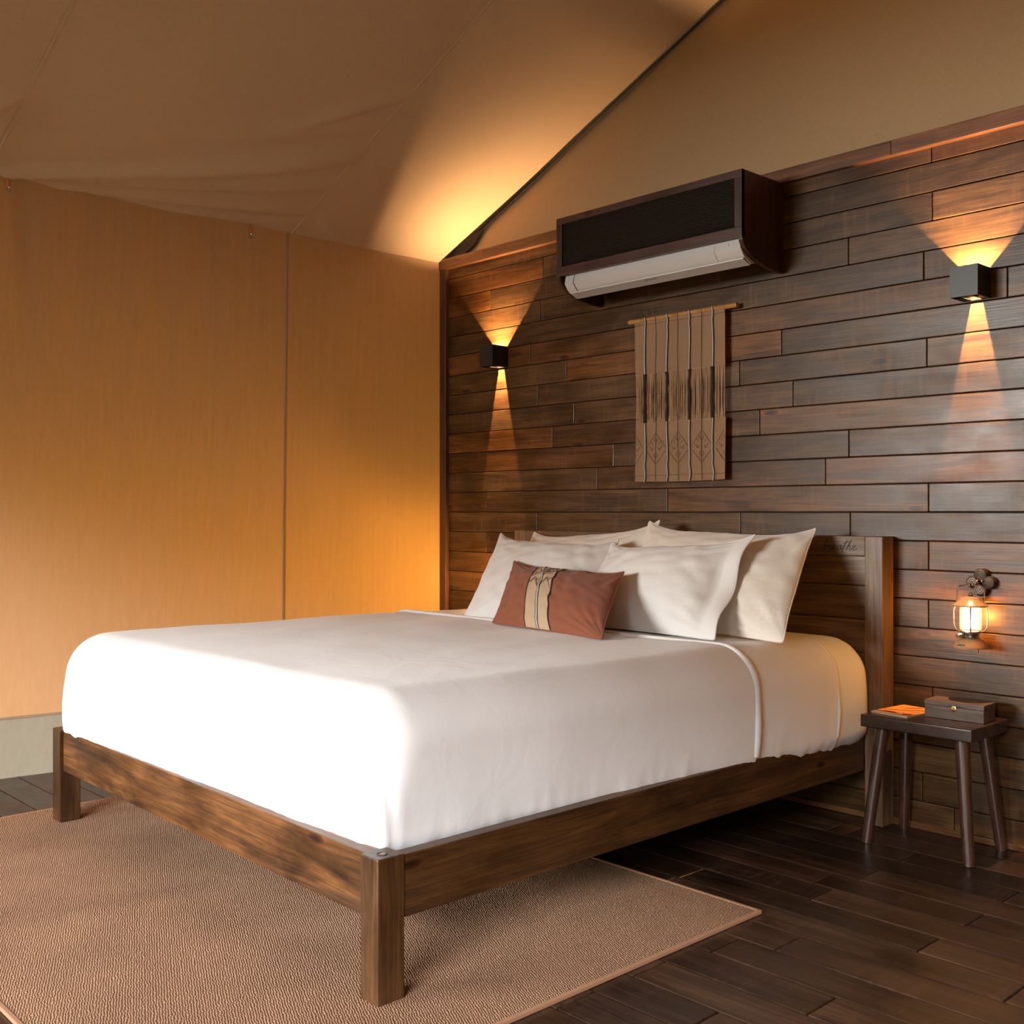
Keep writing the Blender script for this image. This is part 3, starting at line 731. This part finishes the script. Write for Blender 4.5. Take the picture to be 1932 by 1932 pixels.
# woven band wrapped round the middle of the cushion
def cband(name, u0, u1, m, lift, nn=8, vr=(-1,1), parent=cush):
    vs, fs = [], []; nv = 40
    for j in range(nv+1):
        v = math.sin((j/nv-.5)*math.pi)*.999
        for i in range(nn+1):
            u = u0+(u1-u0)*i/nn; vs.append(CF(u, v, 1) + cn*lift - cc)
    for j in range(nv):
        for i in range(nn):
            a = j*(nn+1)+i; fs.append((a, a+1, a+nn+2, a+nn+1))
    return mesh(name, vs, fs, m, parent, smooth=True)
U0, U1 = -.32, .13
bnd = cband('patterned_band', U0, U1, M['band'], .0022)
bnd['label'] = 'tan band with dark edges and a white stripe'
cband('dark_edge', U0-.008, U0+.008, M['ink'], .0034, 2, parent=bnd); cband('dark_edge', U1-.008, U1+.008, M['ink'], .0034, 2, parent=bnd)
um = (U0+U1)/2+.005
cband('white_stripe', um-.016, um+.016, M['silver_thread'], .0042, 3, parent=bnd); cband('dark_edge', um-.026, um-.016, M['ink'], .0036, 2, parent=bnd); cband('dark_edge', um+.016, um+.026, M['ink'], .0036, 2, parent=bnd)
bm = bmesh.new()
def cl(pts, r=.0013):
    P = []
    for (u,v),(u2,v2) in zip(pts, pts[1:]):
        for q in range(8): P.append(CF(u+(u2-u)*q/8, v+(v2-v)*q/8, 1)+cn*.0028-cc)
    u, v = pts[-1]; P.append(CF(u,v,1)+cn*.0028-cc); tube_bm(bm, P, r, n=4)
for a, b in ((U0+.02, um-.03), (um+.03, U1-.02)):
    mid = (a+b)/2
    cl([(a,.30),(mid,.46),(b,.62)]); cl([(a+.04,.62),(mid+.01,.50)]); cl([(mid+.02,.78),(b-.05,.52)])
    cl([(a,-.08),(mid,.12),(b,-.18)]); cl([(a,.20),(mid,.34)]); cl([(b,.12),(mid,.0)])
    cl([(a,-.02),(mid,.16)])
bm_obj('woven_pattern', bm, M['brown_thread'], bnd)

# ================================================================== AIR CONDITIONER in its timber cover
AX0, AX1, AY, AZ0, AZ1 = 1.154, 2.149, -.288, 2.207, 2.467
cov = tag(empty('air_conditioner_cover', ((AX0+AX1)/2, 0, AZ0)), 'dark wooden boxed cover with woven rattan front, fixed high on the wall', 'cover')
def A(o): return reparent(o, cov)
def side_panel(x0, x1):
    prof = [(0,AZ1),(AY,AZ1),(AY,AZ0+.005)]
    for i in range(1, 11):
        a = i/10*math.pi/2; prof.append((AY + (-.02-AY)*(1-math.cos(a)), AZ0+.005-(AZ0+.005-2.107)*math.sin(a)))
    prof += [(0,2.107)]
    bm = bmesh.new(); A_, B_ = [bm.verts.new((x0,y,z)) for y,z in prof], [bm.verts.new((x1,y,z)) for y,z in prof]
    bm.faces.new(A_); bm.faces.new(B_[::-1])
    for i in range(len(prof)):
        j = (i+1) % len(prof); bm.faces.new((A_[i], A_[j], B_[j], B_[i]))
    return A(bm_obj('side_panel', bm, M['ac_wood_z']))
side_panel(AX1-.018, AX1); side_panel(AX0, AX0+.018)
A(box('top_panel', AX0+.018, AX1-.018, AY+.02, 0, AZ1-.018, AZ1, M['ac_wood'], bevel=.001))
fw = .034
A(box('front_rail', AX0, AX1, AY-.002, AY+.018, AZ1-.030, AZ1, M['ac_wood'], bevel=.0015))
A(box('front_rail', AX0, AX1, AY-.002, AY+.018, AZ0, AZ0+.040, M['ac_wood'], bevel=.0015))
A(box('front_stile', AX0, AX0+fw, AY-.002, AY+.018, AZ0+.04, AZ1-.03, M['ac_wood_z'], bevel=.0015))
A(box('front_stile', AX1-fw, AX1, AY-.002, AY+.018, AZ0+.04, AZ1-.03, M['ac_wood_z'], bevel=.0015))
# rattan mesh: crossing strands
bm = bmesh.new()
x0, x1, z0, z1 = AX0+fw-.002, AX1-fw+.002, AZ0+.038, AZ1-.028
nxs, nzs = 120, 30
for i in range(nxs):
    x = x0+(x1-x0)*(i+.5)/nxs; tube_bm(bm, [(x, AY+.009+.0012*(1 if (i+j)%2 else -1), z0+(z1-z0)*j/12) for j in range(13)], .0024, n=4, cap=False)
for j in range(nzs):
    z = z0+(z1-z0)*(j+.5)/nzs; tube_bm(bm, [(x0+(x1-x0)*i/48, AY+.008+.0012*(1 if (i+j)%2 else -1), z) for i in range(49)], .0026, n=4, cap=False)
rt_ = A(bm_obj('rattan_mesh', bm, M['rattan'])); rt_['kind'] = 'stuff'
A(box('mesh_backing', x0, x1, AY+.012, AY+.016, z0, z1, M['sub'], bevel=0))
# the unit
ac = tag(empty('air_conditioner', ((AX0+AX1)/2, 0, 2.12)), 'white split air conditioner showing under its dark wooden cover', 'air conditioner')
ux0, ux1 = AX0+.034, AX1-.020
prof = [(-.105,2.40),(-.27,2.40),(-.318,2.33),(-.327,2.26),(-.322,2.215),(-.308,2.175),(-.290,2.150),(-.276,2.139)]
bot = [(-.276,2.139),(-.262,2.134),(-.232,2.120),(-.18,2.135),(-.105,2.16)]
def extr(name, prof, x0, x1, m, parent, close=True, smooth=True):
    prof = [(max(min(y+.037, -.002), -.262 if z > 2.19 else -9), z-.002) for y, z in prof]
    bm = bmesh.new(); A_, B_ = [bm.verts.new((x0,y,z)) for y,z in prof], [bm.verts.new((x1,y,z)) for y,z in prof]
    if close: bm.faces.new(A_); bm.faces.new(B_[::-1])
    for i in range(len(prof) if close else len(prof)-1):
        j = (i+1) % len(prof); bm.faces.new((A_[i], A_[j], B_[j], B_[i]))
    o = bm_obj(name, bm, m, smooth=smooth); return reparent(o, parent)
extr('casing', prof+bot[1:], ux0, ux1, M['plastic'], ac)
def off(pr, d):
    return [(y-d*.8, z-d*.5) for y, z in pr]
for x in (ux0+.052, ux1-.125):   # shut lines of the front cover
    pr = [(y-.0012, z-.0006) for y, z in prof[2:]]; pr2 = [(y+.003, z+.002) for y, z in prof[2:]][::-1]
    o = extr('shut_line', pr+pr2, x, x+.0035, M['dark_line'] if x < 1.5 else M['plastic_dim'], ac)
extr('air_flap', [(-.279,2.1375),(-.264,2.1325),(-.234,2.1195),(-.234,2.1165),(-.266,2.1285),(-.281,2.1345)], ux0+.012, ux1-.006, M['plastic_dim'], ac)
extr('flap_lip', [(-.283,2.138),(-.276,2.140),(-.274,2.134),(-.282,2.133)], ux0+.010, ux1-.004, M['plastic'], ac)
xm = (ux0+ux1)/2
extr('sticker', [(-.262,2.1287),(-.238,2.1190),(-.238,2.1180),(-.262,2.1273)], xm+.05, xm+.17, M['plastic_dim'], ac)
extr('blue_sticker', [(-.271,2.1305),(-.262,2.1285),(-.262,2.1275),(-.271,2.1295)], xm-.04, xm+.03, plain('blue_print', (.06,.2,.28), .5), ac)
lathe('indicator', [(.008,-.010),(.008,.0),(.0,.0)], M['plastic_dim'], ac, n=20, loc=Vector((ux1-.062,-.2700,2.188))-Vector(ac.location)).rotation_euler = (R(100),0,0)
bm = bmesh.new()
for r_ in range(2):
    x = ux1-.06
    while x < ux1-.015:
        wd = random.uniform(.003,.007); add_box(bm, x, x+wd, -.2640-.0012+r_*.0095, -.2640+.002+r_*.0095, 2.168-r_*.013, 2.172-r_*.013+random.uniform(0,.002)); x += wd+.0015
reparent(bm_obj('printed_marks', bm, M['dark_line']), ac)

# ================================================================== WALL HANGING
hang = tag(empty('wall_hanging', (1.645, -.03, 2.005)), 'tan woven wall hanging with fringed middle, hung on a bamboo rod', 'wall hanging')
def W(o): return reparent(o, hang)
wx0, wx1 = 1.400, 1.890
fz1, fz0 = 1.762, 1.546; top, botm = 2.012, 1.287
def cloth_y(x, z): return -.034 + .003*mnoise.noise((x*6, z*3, 2.)) - .003*gauss(z-2.0, .03)
def cloth(name, z0, z1, nz, m=M['tan_cloth']):
    bm = bmesh.new(); nx = 34; g = []
    for j in range(nz+1):
        z = z0+(z1-z0)*j/nz; row = []
        for i in range(nx+1):
            x = wx0+(wx1-wx0)*i/nx
            edge = .002*math.sin(z*9)*(1 if i in (0,nx) else 0)
            zz = z - (.004*math.sin((x-wx0)/(wx1-wx0)*math.pi) if j == 0 and z0 == botm else 0)
            row.append(bm.verts.new((x+edge, cloth_y(x, z), zz)))
        g.append(row)
    for j in range(nz):
        for i in range(nx): bm.faces.new((g[j][i], g[j][i+1], g[j+1][i+1], g[j+1][i]))
    r = bmesh.ops.solidify(bm, geom=bm.faces[:], thickness=-.003)
    return W(bm_obj(name, bm, m, smooth=True))
up_ = cloth('cloth', fz1, top, 14); lo_ = cloth('cloth', botm, fz0, 14)
bm = bmesh.new(); lathe_bm(bm, [(.0105,0),(.0118,.01),(.0105,.02),(.0105,.30),(.0116,.31),(.0105,.32),(.0105,.575),(.0118,.58),(.0105,.585)], n=16)
rod = bm_obj('bamboo_rod', bm, M['bamboo'], smooth=True, loc=(1.362,-.030,2.006), rot=(0,R(90),0)); W(rod)
# hem stitching
for z in (1.982, 1.312):
    pts = [(wx0+(wx1-wx0)*i/20, cloth_y(wx0+(wx1-wx0)*i/20, z)-.0042, z) for i in range(21)]
    W(tube('hem_stitch', pts, .0008, M['brown_thread'], n=4))
# fringe of loose threads
bm = bmesh.new(); rnd = random.Random(5)
for i in range(150):
    x = wx0+.004+(wx1-wx0-.008)*i/149; dx = rnd.uniform(-.005,.005); dy = rnd.uniform(-.003,.004)
    tube_bm(bm, [(x, -.033, fz1+.004), (x+dx*.5, -.033+dy, fz1-.07), (x+dx, -.033+dy, fz0+.07), (x, -.033, fz0-.004)], rnd.uniform(.0008,.0014), n=4, cap=False)
fr = W(bm_obj('fringe_threads', bm, M['tan_cloth'])); fr['kind'] = 'stuff'
def px_x(px): return at(px, 760, Y=-.034).x
for i, p in enumerate((1217.5, 1259.5, 1301.5, 1345.5)):
    x = px_x(p); s_ = random.Random(i)
    for zA, zB in ((fz1, top+.002), (botm-.004, fz0)):
        P = []; n = 14
        for j in range(n+1):
            z = zA+(zB-zA)*j/n; P.append((x+.0022*math.sin(z*23+i)+(.004*math.sin((top-z)*70) if z > 1.95 else 0)+(.004*math.sin((z-botm)*60) if z < 1.36 else 0), cloth_y(x, z)-.0042, z))
        b_ = up_ if zA == fz1 else lo_
        bm = bmesh.new(); tube_bm(bm, P, .0037, n=6); o = bm_obj('white_stripe', bm, M['silver_thread'], smooth=True); W(o)
        for s in (-1, 1):
            W(tube('dark_line', [(q[0]+s*.0044, q[1]-.0005, q[2]) for q in P], .0012, M['ink'], n=4))
    P = [(x+s_.uniform(-.0025,.0025), -.039, fz1+(fz0-fz1)*j/9) for j in range(10)]
    W(tube('dark_cord', P, [.006+s_.uniform(-.002,.0025) for _ in P], M['ink'], n=8))
for p in (1238, 1280, 1324.5):
    x = px_x(p)
    P = [(x+.0015*math.sin(z_*17+p), cloth_y(x, z_)-.0042, z_) for z_ in [botm+(top-botm)*j/30 for j in range(31)]]
    W(tube('dark_line', P, .0011, M['ink'], n=4))
bm = bmesh.new()
def wl(pts):
    P = []
    for a, b in zip(pts, pts[1:]):
        for q in range(5): P.append((a[0]+(b[0]-a[0])*q/5, 0, a[1]+(b[1]-a[1])*q/5))
    P.append((pts[-1][0], 0, pts[-1][1])); tube_bm(bm, [(x, cloth_y(x,z)-.0040, z) for x,_,z in P], .0010, n=4)
zc = 1.43
for c in (px_x(1196), px_x(1238), px_x(1280), px_x(1324.5), px_x(1371)):
    for s in (-1, 1):
        hw, hh = .052, .066
        def cx_(v): return min(max(c+s*v, wx0+.003), wx1-.003)
        if not (wx0-.01 < c+s*.03 < wx1+.01): continue
        wl([(cx_(.004),zc+hh),(cx_(hw),zc+.004)]); wl([(cx_(hw),zc-.012),(cx_(.004),zc-hh)])
        wl([(cx_(.008),zc+hh-.02),(cx_(.012),zc+hh-.028),(cx_(.004),zc+hh-.036)])
        wl([(cx_(.004),zc-.02),(cx_(.013),zc-.030),(cx_(.004),zc-.040)])
        wl([(cx_(.014),zc+.004),(cx_(.022),zc-.008),(cx_(.034),zc+.010)])
        wl([(cx_(.016),zc+.020),(cx_(.024),zc+.030)])
W(bm_obj('woven_diamonds', bm, M['brown_thread']))

# ================================================================== SCONCES
def sconce(x0, label):
    x1 = x0+.097; y0, y1 = -.105, -.001; z0, z1 = 1.890, 1.995; t = .003
    s = tag(empty('wall_lamp', ((x0+x1)/2, 0, z0)), label, 'wall lamp', 'black cube wall lamps on the timber wall')
    def S(o): return reparent(o, s)
    bm = bmesh.new()
    add_box(bm, x0, x1, y0, y0+t, z0, z1); add_box(bm, x0, x0+t, y0+t, y1, z0, z1); add_box(bm, x1-t, x1, y0+t, y1, z0, z1); add_box(bm, x0+t, x1-t, y1-t, y1, z0, z1-.004)
    S(bm_obj('housing', bm, M['black']))
    cx = (x0+x1)/2
    # lower shutters leave a narrow slit
    bm = bmesh.new(); add_box(bm, x0+t, cx-.019, y0+t, y1-t, z0+.001, z0+.004); S(bm_obj('shutter', bm, M['black']))
    bm = bmesh.new(); add_box(bm, cx+.019, x1-t, y0+t, y1-t, z0+.001, z0+.004); S(bm_obj('shutter', bm, M['black']))
    bm = bmesh.new(); add_box(bm, x0+t, x1-t, -.092, -.062, z0+.001, z0+.004); S(bm_obj('shutter', bm, M['black']))
    for nm, z, p in (('up_light', 1.943, UP_W), ('down_light', 1.972, DN_W)):
        if nm == 'down_light': z = 1.984
        l = bpy.data.lights.new(nm, 'SPOT' if 1 else 'POINT'); l.energy = p; l.color = (1., .59, .29); l.shadow_soft_size = .0025
        l.spot_size = R(125 if nm == 'up_light' else 60); l.spot_blend = .9
        o = bpy.data.objects.new(nm, l); COL.objects.link(o); o.parent = s
        o.location = Vector((cx, -.060 if nm == 'up_light' else -.052, z)) - Vector(s.location); o.rotation_euler = (R(180-14) if nm == 'up_light' else R(9), 0, 0)
UP_W, DN_W = 66., 130.
sconce(2.878, 'black cube wall lamp near the right edge, above the hanging lantern')
sconce(.425, 'black cube wall lamp left of the air conditioner, near the canvas corner')

# ================================================================== LANTERNS on bronze hooks
def lantern(x, name, label, hlabel, first=True):
    # wall hook of four spiral discs
    hk = tag(empty('wall_hook', (x+.010, 0, .906)), hlabel, 'hook')
    def HH(o): return reparent(o, hk)
    for k_, (dx, dz, dy) in enumerate(((0,.026,0),(0,-.026,0),(-.026,0,0),(.028,0,0))):
        c = Vector((x+.010+dx, -.001, .906+dz))
        HH(lathe('disc', [(.0225,0),(.0225,-.021),(.0210,-.0245),(.0195,-.0252),(.0,-.0252)], M['bronze'], n=28, loc=c, axis='Y'))
        P = [c+Vector((math.cos(a)*r_, -.0262, math.sin(a)*r_)) for a, r_ in [(q*.42+k_*1.57, .002+.0155*q/36) for q in range(37)]]
        HH(tube('spiral', P, .0013, M['spiral'], n=5))
    HH(tube('hook_arm', spline([(x+.010,-.02,.906),(x+.008,-.055,.900),(x+.004,-.078,.893),(x+.002,-.082,.905)], 6), .003, M['bronze'], n=6))
    for dx in (-.006,.010):
        bm = bmesh.new(); bmesh.ops.create_uvsphere(bm, u_segments=10, v_segments=8, radius=.0045); HH(bm_obj('stud', bm, M['brass'], smooth=True, loc=(x+.010+dx,-.033,.912)))
    ln = tag(empty('lantern', (x, -.075, .683)), label, 'lantern')
    y = -.075
    def N_(o): return reparent(o, ln)
    N_(lathe('base', [(.030,.683),(.056,.684),(.057,.688),(.052,.697),(.044,.708),(.034,.714),(.030,.716)], M['enamel'], n=36, loc=(x,y,0)))
    N_(lathe('collar', [(.028,.714),(.030,.718),(.027,.722),(.029,.734),(.033,.738),(.033,.742),(.028,.743)], M['steel'], n=28, loc=(x,y,0)))
    N_(lathe('roof', [(.030,.829),(.055,.826),(.056,.830),(.046,.840),(.034,.848),(.030,.855),(.010,.860),(.0,.861)], M['enamel'], n=36, loc=(x,y,0)))
    N_(lathe('finial', [(.010,.859),(.008,.864),(.005,.866),(.006,.870),(.0,.873)], M['steel'], n=16, loc=(x,y,0)))
    N_(lathe('glass_shade', [(.033,.743),(.0355,.75),(.036,.785),(.0355,.822),(.033,.829)], M['glass'], n=32, loc=(x,y,0)))
    for dx in (-.0150, .0150):
        N_(lathe('glow_tube', [(.0118,.748),(.012,.752),(.012,.818),(.0118,.822)], M['tube_glow'], n=14, loc=(x+dx*.914,y+dx*.406,0)))
    for k_ in range(4):
        a = R(-66+90*k_); ca, sa = math.cos(a), math.sin(a)
        P = spline([(x+ca*.046,y+sa*.046,.829),(x+ca*.053,y+sa*.053,.812),(x+ca*.053,y+sa*.053,.765),(x+ca*.046,y+sa*.046,.745),(x+ca*.032,y+sa*.032,.738)], 6)
        N_(tube('guard_wire', P, .0024, M['steel'], n=6))
    P = spline([(x-.052,y,.842),(x-.048,y,.850),(x-.046,y,.880),(x-.040,y,.893),(x-.018,y,.897),(x,y,.905),(x+.018,y,.897),(x+.040,y,.893),(x+.046,y,.880),(x+.048,y,.850),(x+.046,y,.842)], 6)
    N_(tube('handle', P, .0021, M['steel'], n=6))
    N_(tube('knob', [(x-.018,y-.026,.728),(x-.026,y-.046,.726)], .008, M['steel'], n=14))
    N_(box('switch', x-.022, x+.004, y-.0535, y-.046, .693, .698, M['dark_line'], bevel=.001))
    N_(tube('charge_tail', [(x+.026,y,.683),(x+.027,y,.668)], .0016, M['dark_line'], n=5))
    l = bpy.data.lights.new('lantern_light', 'POINT'); l.energy = LANT_W if x > 1 else 85.; l.color = (1.0, .44, .07); l.shadow_soft_size = .02
    o = bpy.data.objects.new('lantern_light', l); COL.objects.link(o); o.parent = ln; o.location = (0, 0, .102)
LANT_W = 16.
lantern(2.938, 'lantern', 'small glowing tan camping lantern hanging on the wall above the stool', 'bronze wall hook of four spiral discs holding the lantern above the stool')
lantern(.555, 'lantern', 'glowing lantern on the wall hidden behind the left pillows, lighting the canvas corner', 'bronze wall hook just left of the front left pillow, nearly hidden')

# ================================================================== STOOL and what is on it
st = tag(empty('stool', (2.848, -.155, 0)), 'dark brown wooden stool with splayed round legs, used as a bedside table', 'stool')
reparent(box('seat', 2.650, 3.042, -.302, -.020, .403, .446, M['stool'], bevel=.005, seg=3), st)
for tx, ty, fx, fy in ((2.985,-.245,3.026,-.286),(2.705,-.245,2.668,-.290),(2.985,-.075,3.024,-.030),(2.705,-.075,2.676,-.034)):
    n = 14; P = [Vector((fx,fy,0)).lerp(Vector((tx,ty,.405)), q/n) for q in range(n+1)]
    reparent(tube('leg', P, [.0185+.0055*q/n for q in range(n+1)], M['stool_z'], n=20), st)
ang = R(4)
bx = tag(empty('wooden_box', (2.924, -.130, .446), ang), 'small brown wooden box with a round brass catch on the stool', 'box')
def Q(o): o.parent = bx; return o
Q(box('body', -.099,.099,-.052,.052,.0005,.043, M['box_wood'], bevel=.0015)); Q(box('lid', -.100,.100,-.053,.053,.0435,.060, M['box_wood'], bevel=.002))
cat_ = Q(lathe('catch', [(.010,0),(.010,-.002),(.008,-.003),(.0,-.003)], M['brass'], n=20, loc=(0,-.0525,.040), axis='Y'))
for dx, dz in ((0,.004),(-.0042,-.003),(.0042,-.003)):
    bm = bmesh.new(); bmesh.ops.create_uvsphere(bm, u_segments=10, v_segments=8, radius=.0032); bm_obj('knob', bm, M['brass'], cat_, smooth=True, loc=(dx,-.004,dz))
bk = tag(empty('leaflet', (2.742, -.155, .446), R(-6)), 'orange and red patterned leaflet lying flat beside the wooden box', 'leaflet')
def K(o): o.parent = bk; return o
K(box('pages', -.070,.070,-.100,.098,.0004,.0050, M['paper'], bevel=.0006))
K(box('cover', -.071,.071,-.101,.099,.0052,.0062, M['card_or'], bevel=.0004))
def print_shape(nm, pts, m, z=.0065):
    K(mesh(nm, [(x,y,z) for x,y in pts], [tuple(range(len(pts)))], m))
print_shape('printed_shape', [(-.068,-.070),(-.02,-.060),(.02,-.064),(.0,-.074),(-.068,-.080)], M['card_dk'])
print_shape('printed_shape', [(-.050,-.055),(-.010,-.048),(.0,-.062),(-.03,-.066)], M['card_rd'])
print_shape('printed_shape', [(.028,-.060),(.060,-.045),(.066,-.070),(.040,-.082)], M['card_rd'])
print_shape('printed_shape', [(-.066,-.030),(-.02,-.010),(.03,.030),(.064,.040),(.064,.034),(.03,.020),(-.02,-.022),(-.066,-.036)], M['card_dk'])
print_shape('printed_shape', [(-.010,.060),(.010,.085),(.020,.085),(.0,.056),(-.02,.030),(-.024,.034)], M['card_dk'])
print_shape('printed_shape', [(.02,-.01),(.064,-.004),(.064,-.009),(.02,-.014)], M['card_dk'])
print_shape('pale_strip', [(-.0705,-.1005),(.0705,-.1005),(.0705,-.086),(-.0705,-.086)], M['paper'])

# ================================================================== TOGGLES on the eave
def toggle(px, py, label):
    p = at(px, py, X=.012); t = tag(empty('toggle', p), label, 'toggle', 'toggles clipped along the canvas eave')
    tube('loop', [(0,0,.012),(0,0,-.002)], .003, M['seam'], t, n=6)
    tube('wooden_barrel', [(0,0,-.001),(0,0,-.004),(0,0,-.026),(0,0,-.030)], [.005,.007,.007,.005], plain('toggle_wood_%d' % px, (.55,.24,.10), .4), t, n=12)
    tube('metal_clip', spline([(0,0,-.029),(.002,.006,-.038),(.002,.002,-.050),(.002,-.006,-.046),(0,-.003,-.036)], 5), .0022, M['steel'], t, n=6)
toggle(16, 338, 'wooden toggle with metal clip on the eave, at the left edge')
toggle(473, 429, 'wooden toggle with metal clip on the eave, just left of the wall seam')
